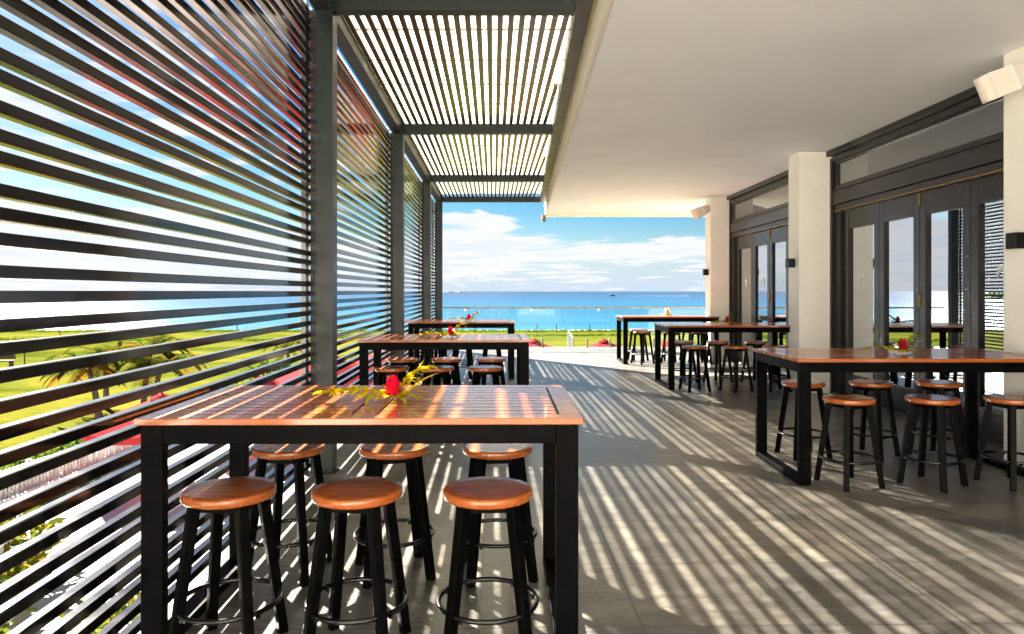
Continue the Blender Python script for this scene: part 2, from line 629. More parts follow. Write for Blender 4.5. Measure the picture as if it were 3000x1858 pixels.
# ------------------------------------------------------------------ pergola
pg = empty('steel_pergola', (0, 0, 0), 0, 'grey steel pergola with dark battens under a glowing white translucent roof', 'pergola')
BZ = 4.12
for y in POSTS:
    x = px(y)
    b = MB()
    b.box(x - .145, x - .012, y, y + .012, 0, BZ)             # near flange
    b.box(x - .145, x - .012, y + .138, y + .15, 0, BZ)
    b.box(x - .012, x, y - .004, y + .154, 0, BZ)              # inner web
    b.box(x - .157, x - .145, y - .004, y + .154, 0, BZ)
    b.box(x - .19, x + .02, y - .02, y + .17, 0.001, .014)     # foot plate
    po = b.build('post', 'post', pg)
    b = MB().box(x - .2, x - .158, y - .002, y + .14, .0, BZ)
    k = 0
    while .04 + .09 * k < BZ - .05:
        z = .048 + .09 * k
        b.box(x - .194, x - .166, y - .014, y - .001, z, z + .026)
        k += 1
    b.build('louvre_bracket', 'recess', po)
for y in POSTS:
    b = MB()
    xa, xb = px(y) - .16, fx(y) - .2
    b.box(xa, xb, y, y + .012, BZ, BZ + .15)
    b.box(xa, xb, y + .012, y + .118, BZ, BZ + .012)
    b.box(xa, xb, y + .118, y + .13, BZ, BZ + .15)
    b.build('cross_beam', 'post', pg)
for i in range(len(POSTS) - 1):
    ya, yb = POSTS[i] + .15, POSTS[i + 1]
    MB().run(ya, yb, lambda y: px(y) - .16, lambda y: px(y) - .02, BZ - .002, BZ + .148).build('edge_beam', 'beam', pg)
for i in range(len(POSTS) - 1):
    ya, yb = POSTS[i] + (.0 if i else 0), POSTS[i + 1] + .13 * (i == len(POSTS) - 2)
    MB().run(ya + .002, yb - .002, lambda y: fx(y) - .197, lambda y: fx(y) - .06, BZ - .003, BZ + .2).build('wall_beam', 'beam', pg)
b = MB()
y0, y1 = POSTS[0], POSTS[-1] + .13
i = 0
while i < 26:
    off = -.13 + .1065 * i
    # this batten stays parallel to the posts; it starts where the fascia lets it
    lim = lambda y: fx(y) - .21 - (px(y) + off + .056)
    ya = y0
    while ya < y1 and lim(ya) < 0:
        ya += .05
    if ya < y1 - .3:
        b.run(ya, y1, lambda y: px(y) + off, lambda y: px(y) + off + .056, BZ + .151, BZ + .196)
    i += 1
b.build('batten_panel', 'rafter', pg, bevel=.004)
b = MB()
for i in range(len(POSTS) - 1):
    ya, yb = POSTS[i], POSTS[i + 1]
    for k in range(1, 5):
        yy = ya + (yb - ya) * k / 5 + .1
        MB().box(px(yy) - .15, fx(yy) - .07, yy, yy + .05, BZ + .236, BZ + .239).build('lap_strip', 'sheet', pg)
vs, fs = [], []
n_ = int((y1 - y0 + .3) / .019)
for i in range(n_ + 1):
    y = y0 - .15 + .019 * i
    z = BZ + .262 + .006 * math.sin(2 * PI * y / .076)
    vs += [(px(y) - .3, y, z), (fx(y) - .045, y, z + .03)]
fs = [(2 * i, 2 * i + 1, 2 * i + 3, 2 * i + 2) for i in range(n_)]
MB().add(vs, fs).build('roof_sheet', 'sheet', pg, smooth=True, angle=80)

# louvre screens between the posts
names = ['fully beside the first table, widest of the louvred screens', 'beside the middle table', 'beside the farthest table', 'narrowest, at the seaward end']
SL = ['dark bronze louvred screen running out of frame past the nearest table', 'dark louvred screen between the first and second steel posts',
      'dark louvred screen between the second and third steel posts', 'short dark louvred screen ending at the last post by the glass balustrade']
for i in range(1, 5):
    ya, yb = POSTS[i] + .06, POSTS[i + 1] + .055
    t = empty('louvre_screen', ((px(ya) + px(yb)) / 2 - .22, (ya + yb) / 2, 0), 0, SL[i - 1], 'louvre screen', 'louvred screens between the pergola posts')
    ox, oy = t.location.x, t.location.y
    b = MB()
    k = 0
    while True:
        z = .0525 + .09 * k
        if z + .043 > BZ + .1:
            break
        z += random.choice((-.009, -.004, 0, .003, .009))
        b.run(ya - oy, yb - oy, lambda y: px(y + oy) - .2 - .045 - ox, lambda y: px(y + oy) - .2 - ox, z, z + .044)
        k += 1
    b.build('slat_panel', 'slat', t, bevel=.003)
    b = MB()
    for yy in (ya + .03, yb - .03):
        xx = px(yy) - .242
        b.box(xx - .04 - ox, xx - ox, yy - .02 - oy, yy + .02 - oy, 0, BZ + .1)
    b.build('rear_mullion', 'slat', t)
# one more bay behind the viewpoint, so that the light falls as between the other posts
ya, yb = POSTS[0] + .06, POSTS[1] + .055

# ------------------------------------------------------------------ building
bd = empty('terrace_building', (0, 0, 0), 0, 'cream building with deep flat eave, pillars and dark glazed folding doors', 'building')
b = MB()
b.hexa([(fx(-1.5) + .02, -1.5, CEIL), (14, -1.5, CEIL), (14, 20.9, CEIL), (fx(20.9) + .02, 20.9, CEIL),
        (fx(-1.5) + .02, -1.5, CEIL + .5), (14, -1.5, CEIL + .5), (14, 20.9, CEIL + .5), (fx(20.9) + .02, 20.9, CEIL + .5)])
b.build('ceiling', 'ceiling', bd)
ys = [-1.5, 3.72, 8.54, 13.36, 18.18, 20.93]
for i in range(len(ys) - 1):
    MB().run(ys[i] + .004, ys[i + 1], lambda y: fx(y) - .02, lambda y: fx(y) + .015, CEIL - .012, CEIL + .56).build('fascia', 'fascia', bd)
MB().run(-1.5, 20.93, lambda y: fx(y) - .05, lambda y: fx(y) - .024, BZ + .02, BZ + .05).build('gap_light_strip', plain('yellow flashing', (.55, .50, .28), .5), bd)  # yellow strip painted in for the line of light between beam and fascia
MB().box(fx(20.9) - .13, fx(20.9) - .022, 20.35, 20.52, 3.66, 3.86).build('end_bracket', 'timber', bd)
PIL = [(4.62, 6.13, 6.58), (4.57, 11.14, 11.57), (4.66, 16.42, 16.86)]
DX = lambda y: 5.09 + .0146 * (y - 11.14) if y > 11.14 else 5.09 + .002 * (11.14 - y)
for x, ya, yb in PIL:
    MB().box(x, DX(ya) + .25, ya, yb, 0, CEIL).build('pillar', 'pillar', bd, bevel=.008, segs=2)
MB().box(5.35, 14, 16.45, 16.84, 0, CEIL).build('end_wall', 'pillar', bd)
MB().box(-14, 14, -9.3, -9.0, GROUND, 4.4).build('added_bounce_wall', 'white', bd)  # unseen white wall, added to bounce sunlight under the roof
MB().box(4.7, 5.1, -9.0, 1.6, 0, CEIL - .004).build('side_wall', 'pillar', bd)
rm = MB().box(9.4, 9.6, 1.6, 16.44, 0, CEIL)
rm.box(5.3, 9.39, 1.6, 1.75, 0, CEIL)
rm.build('room_wall', 'room', bd)
MB().box(5.28, 9.39, 1.76, 16.44, .001, .012).build('room_floor', 'roomfloor', bd)


def spiral_emblem(parent, y, x, z, r=.085):
    """a pale swirl film, a round with a hooked cut, on the outer side of the pane"""
    outer, inner = [], []
    N = 40
    for k in range(N + 1):
        t = k / N
        a = R(200) - t * R(295)
        rr = r * (1 - .10 * t)
        w = r * (.2 + 1.05 * math.sin(PI * min(1, .05 + t * .80)) ** 1.2 * (.4 + .6 * t))
        outer.append((math.cos(a) * rr, math.sin(a) * rr * 1.12))
        inner.append((math.cos(a) * (rr - w), math.sin(a) * (rr - w) * 1.12))
    vs, fs = [], []
    for (a0, a1), (c0, c1) in zip(outer, inner):
        vs += [(x - .004, y - a0, z + a1), (x - .004, y - c0, z + c1)]
    for k in range(N):
        fs.append((2 * k, 2 * k + 1, 2 * k + 3, 2 * k + 2))
    MB().add(vs, fs).build('emblem', 'emblem', parent)


def bay(yn, yf, leaves, x, emblems, hinge_at):
    """folding doors from yf (far) to yn (near) in the plane x"""
    # frame
    b = MB()
    b.box(x - .03, x + .14, yf - .07, yf, 0, 3.72)
    b.box(x + .0, x + .14, yf - .30, yf - .07, 0, 2.87)
    fr = b.build('door_frame', 'recess', bd)
    MB().box(x - .03, x + .14, yn, yn + .07, 0, 3.72).build('jamb', 'recess', fr)
    MB().box(x - .012, x - .032, yf - .012, yf - .05, .0, 3.72).build('architrave', 'timber', fr)
    b = MB()
    b.box(x - .02, x + .1, yn + .07, yf - .07, 2.985, 3.195)
    b.box(x + .0, x + .1, yn + .07, yf - .07, 2.90, 2.975)
    b.box(x - .012, x + .1, yn + .07, yf - .07, 3.205, 3.24)
    b.build('header', 'header', fr, bevel=.005)
    MB().box(x - .006, x + .03, yn + .07, yf - .07, 2.872, 2.896).build('track', 'brass', fr)
    b = MB()
    b.box(x - .095, x + .05, yn - .02, yf - .01, 3.755, CEIL - .003)
    b.box(x - .02, x + .08, yn + .07, yf - .07, 3.66, 3.75)
    b.build('top_trim', 'header', fr, bevel=.004)
    tw = MB()
    tw.box(x + .0, x + .05, yf - .16, yf - .075, 3.245, 3.655)
    tw.box(x + .0, x + .05, yn + .075, yn + .16, 3.245, 3.655)
    tw.box(x + .0, x + .05, yn + .165, yf - .165, 3.245, 3.28)
    tw.box(x + .0, x + .05, yn + .165, yf - .165, 3.625, 3.655)
    tr_ = tw.build('transom_window', 'header', bd)
    MB().box(x + .032, x + .04, yn + .16, yf - .16, 3.28, 3.625).build('pane', 'transom', tr_)
    MB().box(x - .02, x + .2, yn, yf, .001, .035).build('sill', plain('dark stone sill', (.05, .05, .05), .5), bd)
    for i in range(len(leaves) - 1):
        ya, yb = leaves[i + 1] + .003, leaves[i] - .003
        xd = x + .035
        s, z0, z1 = .125, .045, 2.855
        b = MB()
        b.box(xd, xd + .05, ya, ya + s, z0, z1)
        b.box(xd, xd + .05, yb - s, yb, z0, z1)
        b.box(xd + .001, xd + .049, ya + s, yb - s, z0, .36)
        b.box(xd + .001, xd + .049, ya + s, yb - s, 2.575, z1)
        lf = b.build('door_leaf', 'door', bd, bevel=.004)
        b = MB()
        b.box(xd + .004, xd + .046, ya + s, ya + s + .012, .36, 2.575)
        b.box(xd + .004, xd + .046, yb - s - .016, yb - s, .36, 2.575)
        b.build('glazing_bead', 'recess', lf)
        MB().box(xd + .034, xd + .042, ya + s, yb - s, .362, 2.573).build('glass_pane', 'tinted', lf)
        if i in hinge_at:
            for z in (2.70, 1.42, .30):
                b = MB().tube([(xd - .012, ya - .003, z), (xd - .012, ya - .003, z + .16)], .013, 10)
                b.box(xd - .012, xd - .0005, ya - .02, ya + .016, z + .01, z + .15)
                b.build('hinge', 'brass', lf, smooth=True)
        if i in emblems:
            spiral_emblem(lf, (ya + yb) / 2, xd + .033, 1.80, .095)


bay(6.58, 11.14, [10.78, 9.77, 8.80, 7.82, 6.86], 5.09, (0, 3), (1,))
bay(11.57, 16.42, [16.05, 14.98, 14.02, 13.05, 12.05], 5.125, (0, 1), (1,))


# wall lamps and speakers
def wall_lamp(loc, label):
    t = empty('wall_lamp', loc, 0, label, 'wall lamp', 'black box lamps on the pillars')
    MB().box(-.012, 0, -.05, .05, .02, .12).build('back_plate', 'lamp', t)
    MB().box(-.115, -.012, -.07, .07, 0, .145).build('lamp_box', 'lamp', t, bevel=.004)
    MB().box(-.10, -.03, -.055, .055, -.004, -.001).build('diffuser', 'white', t)


wall_lamp((4.62, 6.32, 2.005), 'black box lamp on the pillar nearest the viewpoint, cut by the right edge')
wall_lamp((4.57, 11.34, 2.005), 'black box lamp on the middle pillar between the two doorways')
wall_lamp((4.66, 16.62, 2.005), 'small black box lamp on the farthest pillar, against the sea view')


def speaker(loc, d, label):
    t = empty('wall_speaker', loc, 0, label, 'speaker', 'off white loudspeakers under the eave')
    d = Vector(d).normalized()
    sd_ = d.cross(Vector((0, 0, 1))).normalized()
    u_ = sd_.cross(d)

    def sect(b_, stations):
        vs, fs = [], []
        for s_, w, h, bulge in stations:
            for k in range(9):
                a = (k / 8 - .5)
                q = d * (s_ - bulge * (2 * a) ** 2)
                vs += [q + sd_ * (w * a) - u_ * (h / 2), q + sd_ * (w * a) + u_ * (h / 2)]
        n9 = 18
        for i in range(len(stations) - 1):
            for k in range(8):
                a = i * n9 + 2 * k
                fs += [(a, a + n9, a + n9 + 2, a + 2), (a + 1, a + 3, a + n9 + 3, a + n9 + 1)]
            a = i * n9
            fs += [(a, a + 1, a + n9 + 1, a + n9), (a + 16, a + n9 + 16, a + n9 + 17, a + 17)]
        for k in range(8):
            fs += [(2 * k, 2 * k + 2, 2 * k + 3, 2 * k + 1)]
            a = (len(stations) - 1) * n9 + 2 * k
            fs += [(a, a + 1, a + 3, a + 2)]
        return b_.add(vs, fs)
    sect(MB(), [(.06, .15, .19, .0), (.20, .20, .21, .02)]).build('cabinet', 'speaker', t)
    sect(MB(), [(.203, .225, .235, .022), (.232, .225, .235, .03)]).build('rim', 'white', t)
    sect(MB(), [(.235, .215, .225, .03), (.44, .235, .235, .05), (.455, .18, .2, .05)]).build('grille', 'grille', t)
    b = MB()
    b.bar((0.0, 0, .02), (-.06, 0, .02), .05, .12)
    b.bar(d * .0 + Vector((-.03, 0, .05)), d * .12 + u_ * .1, .03, .012)
    b.bar(d * .0 + Vector((-.03, 0, -.02)), d * .12 - u_ * .1, .03, .012)
    b.build('bracket', 'speaker', t)


speaker((4.62, 6.26, 3.58), (-.93, .05, -.36), 'large off white loudspeaker on the pillar nearest the viewpoint')
speaker((4.66, 16.6, 3.60), (-.88, -.22, -.42), 'small far loudspeaker on the last pillar under the eave')

# ------------------------------------------------------------------ glass balustrade
bl = empty('glass_balustrade', (0, 20.2, 0), 0, 'frameless glass balustrade with slim handrail along the seaward end', 'balustrade')
joints = [-3.0, -1.02, .96 - .05, 2.98 - .05, 4.98, 6.98, 8.98, 10.98]
joints = [-3.05, -1.35, .55, 2.5, 4.42, 6.35, 8.28, 10.2]
b = MB().tube([(-2.15, 0, 1.15), (11, 0, 1.15)], .026, 10)
b.build('handrail', 'steel', bl, smooth=True)
for i in range(1, len(joints) - 1):
    xa, xb = joints[i], joints[i + 1]
    if i == 1:
        MB().box(-2.1, xa - .008, -.006, .006, .05, 1.11).build('glass_panel', 'glass', bl)
    MB().box(xa + .008, xb - .008, -.006, .006, .05, 1.11).build('glass_panel', 'glass', bl)
    MB().box(xa - .035, xa + .035, -.03, .03, 1.05, 1.128).build('rail_clamp', 'steel', bl, bevel=.006)
    for q in (.17, .83):
        x = xa + (xb - xa) * q
        b = MB().lathe([(.05, 0), (.05, .012), (.028, .014), (.028, .255), (.024, .262)], 14, (x, 0, 0))
        b.build('spigot', 'spigot', bl, smooth=True)


# ------------------------------------------------------------------ tables
def make_table(Lx, W):
    t = empty('bar_table')
    H, th, bw = 1.06, .03, .10
    z0, z1 = H - th, H
    x0, x1, y0, y1 = -Lx / 2, Lx / 2, -W / 2, W / 2
    gp = .0050
    b = MB()
    b.box(x0, x1, y0, y0 + bw, z0, z1)
    b.box(x0, x1, y1 - bw, y1, z0, z1)
    b.box(x0, x0 + bw, y0 + bw + gp, y1 - bw - gp, z0, z1)
    b.box(x1 - bw, x1, y0 + bw + gp, y1 - bw - gp, z0, z1)
    b.box(-.055, .055, y0 + bw + gp, y1 - bw - gp, z0, z1)
    ns = 9
    span = W - 2 * bw - gp * 2
    sw = span / ns
    for k in range(ns):
        ya = y0 + bw + gp + sw * k + gp
        yb = ya + sw - gp * 2
        b.box(x0 + bw + gp * 1.5, -.055 - gp * 1.5, ya, yb, z0, z1 - .0004)
        b.box(.055 + gp * 1.5, x1 - bw - gp * 1.5, ya, yb, z0, z1 - .0008)
    b.build('tabletop', 'top', t, bevel=.003)
    ov, lw, ld, ah = .02, .10, .052, .086
    za = z0 - .001
    b = MB()
    b.box(x0 + ov + lw, x1 - ov - lw, y0 + ov, y0 + ov + ld, za - ah, za)
    b.box(x0 + ov + lw, x1 - ov - lw, y1 - ov - ld, y1 - ov, za - ah, za)
    b.box(x0 + ov + .001, x0 + ov + ld, y0 + ov + ld, y1 - ov - ld, za - ah, za)
    b.box(x1 - ov - ld, x1 - ov - .001, y0 + ov + ld, y1 - ov - ld, za - ah, za)
    b.box(x0 + ov + ld + .004, x1 - ov - ld - .004, y0 + ov + ld + .004, y1 - ov - ld - .004, za - .012, z1 - .0013)  # black board just below the top, standing in for shade in the slat gaps
    b.build('apron', 'black', t, bevel=.003)
    for sx in (x0 + ov, x1 - ov - lw):
        for sy in (y0 + ov, y1 - ov - ld):
            MB().box(sx, sx + lw, sy, sy + ld, 0.001, za).build('leg', 'black', t, bevel=.004)
        MB().box(sx + .001, sx + lw - .001, y0 + ov + ld, y1 - ov - ld, .001, .052).build('floor_rail', 'black', t, bevel=.003)
    return t


TABLES = [  # x, y, length, width, rot, label
    (-.68, 3.63, 1.98, 1.09, .012, 'nearest slatted bar table, beside the louvred screen with fern leaves and red flower', 'nearest table by the louvres'),
    (-.80, 8.62, 2.00, 1.09, .035, 'slatted bar table by the louvres, second from the front', 'second table by the louvres'),
    (-.95, 13.45, 2.00, 1.09, .030, 'farthest bar table by the louvres, closest to the glass balustrade there', 'farthest table by the louvres'),
    (3.475, 6.36, 2.20, 1.10, .0, 'large bar table nearest the folding doors at right, cut by the frame', 'nearest table by the doors'),
    (3.665, 12.03, 2.24, 1.10, .012, 'bar table standing in front of the middle pillar and its box lamp', 'middle table by the doors'),
    (3.53, 16.02, 2.16, 1.05, .0, 'farthest bar table by the doors, against the sea and the last pillar', 'farthest table by the doors'),
]
for i, (x, y, l, w, rz, lab, _) in enumerate(TABLES):
    t = make_table(l, w)
    t.location, t.rotation_euler = (x, y, 0), (0, 0, rz)
    tag(t, lab, 'table', 'slatted bar tables on the terrace')


# ------------------------------------------------------------------ stools
def make_stool():
    t = empty('bar_stool')
    rs = .203
    prof = [(.0001, .690), (rs - .012, .690), (rs - .004, .693), (rs, .700), (rs, .722), (rs - .003, .728), (rs - .009, .731), (rs * .8, .7305), (.0001, .730)]
    MB().lathe(prof, 48).build('seat', 'seat', t, smooth=True, angle=50)
    for k in range(4):
        a = PI / 4 + k * PI / 2
        c, s_ = math.cos(a), math.sin(a)
        top_, bot = (.150 * c, .150 * s_, .688), (.250 * c, .250 * s_, .0)
        b = MB()
        b.bar(bot, top_, .044, .044, .047, .047, up=(-s_, c, 0))
        lg = b.build('leg', 'stool', t, bevel=.006, segs=2)
        for v_ in lg.data.vertices:
            if v_.co.z < .02:
                v_.co.z = .0015
            if v_.co.z > .68:
                v_.co.z = .6895
    b = MB()
    for k in range(4):
        a = PI / 4 + k * PI / 2
        d = Vector((math.cos(a), math.sin(a), 0))
        e_ = Vector((math.cos(a + PI / 2), math.sin(a + PI / 2), 0))
        b.bar(d * .128 + Vector((0, 0, .668)), e_ * .128 + Vector((0, 0, .668)), .03, .04)
    b.build('seat_frame', 'stool', t)
    pts = [(.222 * math.cos(2 * PI * k / 48), .222 * math.sin(2 * PI * k / 48), .225) for k in range(48)]
    b = MB().tube(pts, .0115, 10, closed=True)
    for k in range(4):
        a = PI / 4 + k * PI / 2 + .22
        b.box(.222 * math.cos(a) - .008, .222 * math.cos(a) + .008, .222 * math.sin(a) - .008, .222 * math.sin(a) + .008, .204, .216)
    b.build('foot_ring', 'ring', t, smooth=True, angle=60)
    return t


proto = make_stool()
ROWS = [
    (0, [(-1.28, 3.17), (-.70, 3.17), (-.11, 3.17)], [(-1.29, 4.05), (-.68, 4.05), (-.086, 4.05)]),
    (1, [(-1.41, 8.22), (-.885, 8.24), (-.318, 8.25)], [(-1.45, 9.28), (-.87, 9.32), (-.285, 9.34)]),
    (2, [(-1.52, 13.15), (-.956, 13.15), (-.37, 13.15)], [(-1.5, 14.05), (-.98, 14.0), (-.42, 14.05)]),
    (3, [(2.83, 5.88), (3.53, 5.88), (4.2, 5.88)], [(2.87, 6.9), (3.55, 6.92), (4.2, 6.9)]),
    (4, [(2.98, 11.42), (3.66, 11.43), (4.30, 11.43)], [(3.05, 12.5), (3.68, 12.5), (4.36, 12.5)]),
    (5, [(2.93, 15.7), (3.6, 15.72), (4.22, 15.7)], [(2.97, 16.5), (3.6, 16.5), (4.2, 16.45)]),
]
ROT = [.20, .35, .16, -.2, .1, .5, .05, .3, -.1, .45]
first = True
idx = 0
for ti, near, far in ROWS:
    for row, side in ((near, 'near'), (far, 'far')):
        for k, (x, y) in enumerate(row):
            o = proto if first else dup(proto)
            first = False
            o.location = (x, y, 0)
            base_rz = .12 if ti < 3 else .40
            o.rotation_euler = (0, 0, base_rz + random.uniform(-.28, .28))
            tag(o, '%s round wooden stool on the %s side of the %s' % (('left', 'middle', 'right')[k], side, TABLES[ti][6]),
                'stool', 'round bar stools at the tables')
            idx += 1


# ------------------------------------------------------------------ flower arrangements
def frond(b, base, d, length, n_leaf, w, lift=0., curl=.35):
    base, d = Vector(base), Vector(d).normalized()
    sd_ = d.cross(Vector((0, 0, 1))).normalized()
    pts = []
    for i in range(9):
        t = i / 8
        pts.append(base + d * (length * t) + Vector((0, 0, 1)) * (lift * math.sin(t * PI * .75)))
    b.tube(pts, .0028, 5, r2=.001)
    for i in range(n_leaf):
        t = .12 + .86 * i / (n_leaf - 1)
        q = base + d * (length * t) + Vector((0, 0, 1)) * (lift * math.sin(t * PI * .75))
        ll = w * (1 - .62 * abs(t - .4)) * random.uniform(.85, 1.1)
        for s_ in (-1, 1):
            dd = (sd_ * s_ + d * (.45 + curl * t) + Vector((0, 0, random.uniform(.25, .85)))).normalized()
            b.leaf(q + sd_ * s_ * .002, dd, (0, 0, 1), ll, .034, droop=ll * random.uniform(.35, .7))
    return b


def ginger(b, base, h, rad, rows=8):
    base = Vector(base)
    for j in range(rows):
        t = j / (rows - 1)
        z = h * (.12 + .68 * t)
        nb = 7 if j < rows - 2 else 4
        r0 = rad * .28 * (1 - .7 * t)
        spread = 1.0 - .75 * t
        for k in range(nb):
            a = 2 * PI * (k + .5 * (j % 2)) / nb + random.uniform(-.15, .15)
            o = Vector((math.cos(a), math.sin(a), 0))
            d = (o * (.45 + .75 * spread) + Vector((0, 0, .85 + .5 * t))).normalized()
            q = base + Vector((0, 0, z)) + o * r0
            b.leaf(q, d, o.cross(Vector((0, 0, 1))).cross(d), h * .46 * random.uniform(.75, 1.2), rad * .36, droop=-h * .02, seg=4)
    b.tube([base, base + Vector((0, 0, h * .85))], rad * .16, 6, r2=rad * .08)
    return b


FL = ['on the nearest table by the louvres', 'on the second table by the louvres', 'on the farthest table by the louvres',
      'on the nearest table by the doors', 'on the middle table by the doors', 'on the farthest table by the doors']
for i, (x, y, l, w, rz, _, _) in enumerate(TABLES):
    ox = (.065, .045, .12, .07, .03, .04)[i]
    t = empty('flower_centrepiece', (x + ox, y - .02, 1.0605), (0, .15, -.2, -.1, .4, .9)[i],
              ('bright red ginger flower with yellow fern fronds ' if i < 3 else 'dark red ginger flower with olive fern fronds ') + FL[i], 'flower arrangement', 'red flower centrepieces on the bar tables')
    fm = 'fern' if i < 3 else 'duskfern'
    random.seed(40 + i)
    ginger(MB(), (0, 0, .015), .098, .082, 7).build('flower_head', 'petal' if i < 3 else 'darkpetal', t, smooth=True, angle=180)
    b = frond(MB(), (.04, -.02, .012), (-1, -.12, 0), .40, 16, .12, lift=.045)
    b.build('fern_frond', fm, t)
    b = frond(MB(), (.0, .02, .012), (.8, .35, .45), .22, 10, .11, lift=.06)
    b.build('fern_frond', fm, t)
    b = MB()
    for k in range(12):
        a = R(-70 + 20 * k)
        b.leaf((.03, 0, .01), (math.cos(a), math.sin(a) * .8, .35 + .1 * (k % 3)), (0, 0, 1), .15 + .03 * (k % 2), .036, droop=.07, seg=4)
    b.leaf((.04, .02, .02), (.5, .3, .9), (1, -1, 0), .24, .012, droop=.02, seg=5)
    b.leaf((.05, .02, .02), (.8, .2, .8), (1, -1, 0), .26, .012, droop=.07, seg=5)
    b.build('leaf_spray', fm, t)


# ------------------------------------------------------------------ outdoors
def parasol(loc, r, drop, label, mat='red', sides=8, rz=.2):
    t = empty('red_parasol', loc, rz, label, 'parasol', 'red parasols around the terrace')
    apex = -loc[2] + loc[2]
    hgt = t['h'] if 'h' in t else None
    H = 2.6
    vs, fs = [(0, 0, H - .03)], []
    rings = 5
    for j in range(1, rings + 1):
        f_ = j / rings
        for k in range(sides * 2):
            a = PI * k / sides
            rib = k % 2 == 0
            rr = r * f_ * (1 if rib else .955)
            vs.append((rr * math.cos(a), rr * math.sin(a), H - .03 - drop * f_ ** 1.12 - (0 if rib else .05 * f_)))
    s2 = sides * 2
    for k in range(s2):
        fs.append((0, 1 + k, 1 + (k + 1) % s2))
    for j in range(rings - 1):
        for k in range(s2):
            fs.append((1 + j * s2 + k, 1 + (j + 1) * s2 + k, 1 + (j + 1) * s2 + (k + 1) % s2, 1 + j * s2 + (k + 1) % s2))
    base = 1 + (rings - 1) * s2
    o_ = len(vs)
    for k in range(s2):
        x_, y_, z_ = vs[base + k]
        vs.append((x_ * 1.01, y_ * 1.01, z_ - .16))
    for k in range(s2):
        fs.append((base + k, o_ + k, o_ + (k + 1) % s2, base + (k + 1) % s2))
    c_ = MB().add(vs, fs).build('canopy', mat, t)
    MB().lathe([(.30, -.07), (.32, -.05), (.16, .03), (.03, .08), (.01, .13)], 16, (0, 0, H - .02)).build('vent_cap', mat, t)
    MB().tube([(0, 0, .06), (0, 0, H)], .03, 10).build('pole', 'timber', t, smooth=True)
    MB().lathe([(.32, 0), (.32, .06), (.06, .07), (.05, .2)], 20).build('base', 'fencewhite', t)
    b = MB()
    for k in range(sides):
        a = 2 * PI * k / sides
        b.bar((.03 * math.cos(a), .03 * math.sin(a), H - .12), (r * .97 * math.cos(a), r * .97 * math.sin(a), H - .06 - drop), .02, .025)
    b.build('rib_set', 'timber', t)
    return t


parasol((1.1, 34.7, GROUND), 1.75, .62, 'red parasol beyond the balustrade, behind the second table by the louvres')
parasol((4.55, 34.7, GROUND), 1.75, .62, 'red parasol beyond the balustrade, just left of the far right table')
parasol((3.15, 37.5, GROUND - .58), 1.5, .5, 'red parasol showing only its tip at the middle of the deck edge')
parasol((7.9, 35.0, GROUND - .05), 1.75, .62, 'red parasol beyond the balustrade, seen between the right stools')
parasol((-6.6, 26.0, GROUND), 2.1, .75, 'large red parasol below the louvres, just behind the first post')
parasol((-8.0, 22.5, GROUND - .35), 2.1, .8, 'large red parasol below the louvres, above the nearest table')
parasol((-5.2, 31.0, GROUND), 2.1, .75, 'red parasol below the louvres, farthest of that row')
parasol((-9.3, 18.6, GROUND - .35), 1.9, .7, 'red parasol standing by the white fence below the louvres')


def palm(loc, h, nf, fl, label, dry=.3, seed=1, lean=(0, 0)):
    random.seed(seed)
    t = empty('small_palm', loc, 0, label, 'palm', 'small palms on the lawn')
    pts = [(lean[0] * (k / 6) ** 1.5, lean[1] * (k / 6) ** 1.5, h * k / 6) for k in range(7)]
    MB().tube(pts, .14, 10, r2=.085).build('trunk', 'trunk', t, smooth=True)
    for kind, mat in (('crown', 'frond'), ('dry_fronds', 'dryfrond')):
        b = MB()
        nn = nf if kind == 'crown' else max(3, int(nf * dry))
        for i in range(nn):
            a = 2 * PI * i / nn + random.uniform(-.3, .3)
            up = random.uniform(.35, 1.45) if kind == 'crown' else random.uniform(-.3, .9)
            L_ = fl * random.uniform(.8, 1.1)
            d = Vector((math.cos(a), math.sin(a), 0))
            sd_ = Vector((-math.sin(a), math.cos(a), 0))
            rp_ = []
            for k in range(13):
                s_ = k / 12
                z = L_ * (up * s_ * .8 - .75 * s_ * s_ * (.6 + .4 * up))
                rp_.append(Vector((pts[-1][0], pts[-1][1], h)) + d * (L_ * s_ * (1 - .18 * s_)) + Vector((0, 0, z)))
            b.tube(rp_, .018, 4, r2=.004)
            nl = 26
            for k in range(nl):
                s_ = .14 + .85 * k / nl
                j = min(11, int(s_ * 12))
                q = rp_[j].lerp(rp_[j + 1], s_ * 12 - j)
                dd = (rp_[j + 1] - rp_[j]).normalized()
                ll = L_ * .34 * (1 - .75 * abs(s_ - .45))
                for sg in (-1, 1):
                    dr = (sd_ * sg + dd * .75 + Vector((0, 0, .15))).normalized()
                    b.leaf(q, dr, (0, 0, 1), ll, .05, droop=ll * random.uniform(.05, .3), seg=3)
        b.build(kind, mat, t)
    return t


palm((-16.3, 27.6, GROUND), 2.1, 16, 1.9, 'left palm of the orange tinged clump on the lawn', .5, 3, (-.5, .1))
palm((-15.6, 29.6, GROUND), 2.4, 18, 2.0, 'middle palm of the clump, tallest with green and orange fronds', .45, 4, (.2, .2))
palm((-14.7, 28.6, GROUND), 1.9, 16, 1.9, 'right palm of the clump on the lawn below the louvres', .35, 5, (.4, -.1))
palm((-17.4, 30.0, GROUND), 2.0, 15, 1.8, 'rear palm of the clump, half hidden behind the others', .5, 6, (-.2, .3))
palm((-13.6, 42.5, GROUND), 1.5, 12, 1.6, 'lone far palm on the lawn seen just beside the first post', .3, 7)


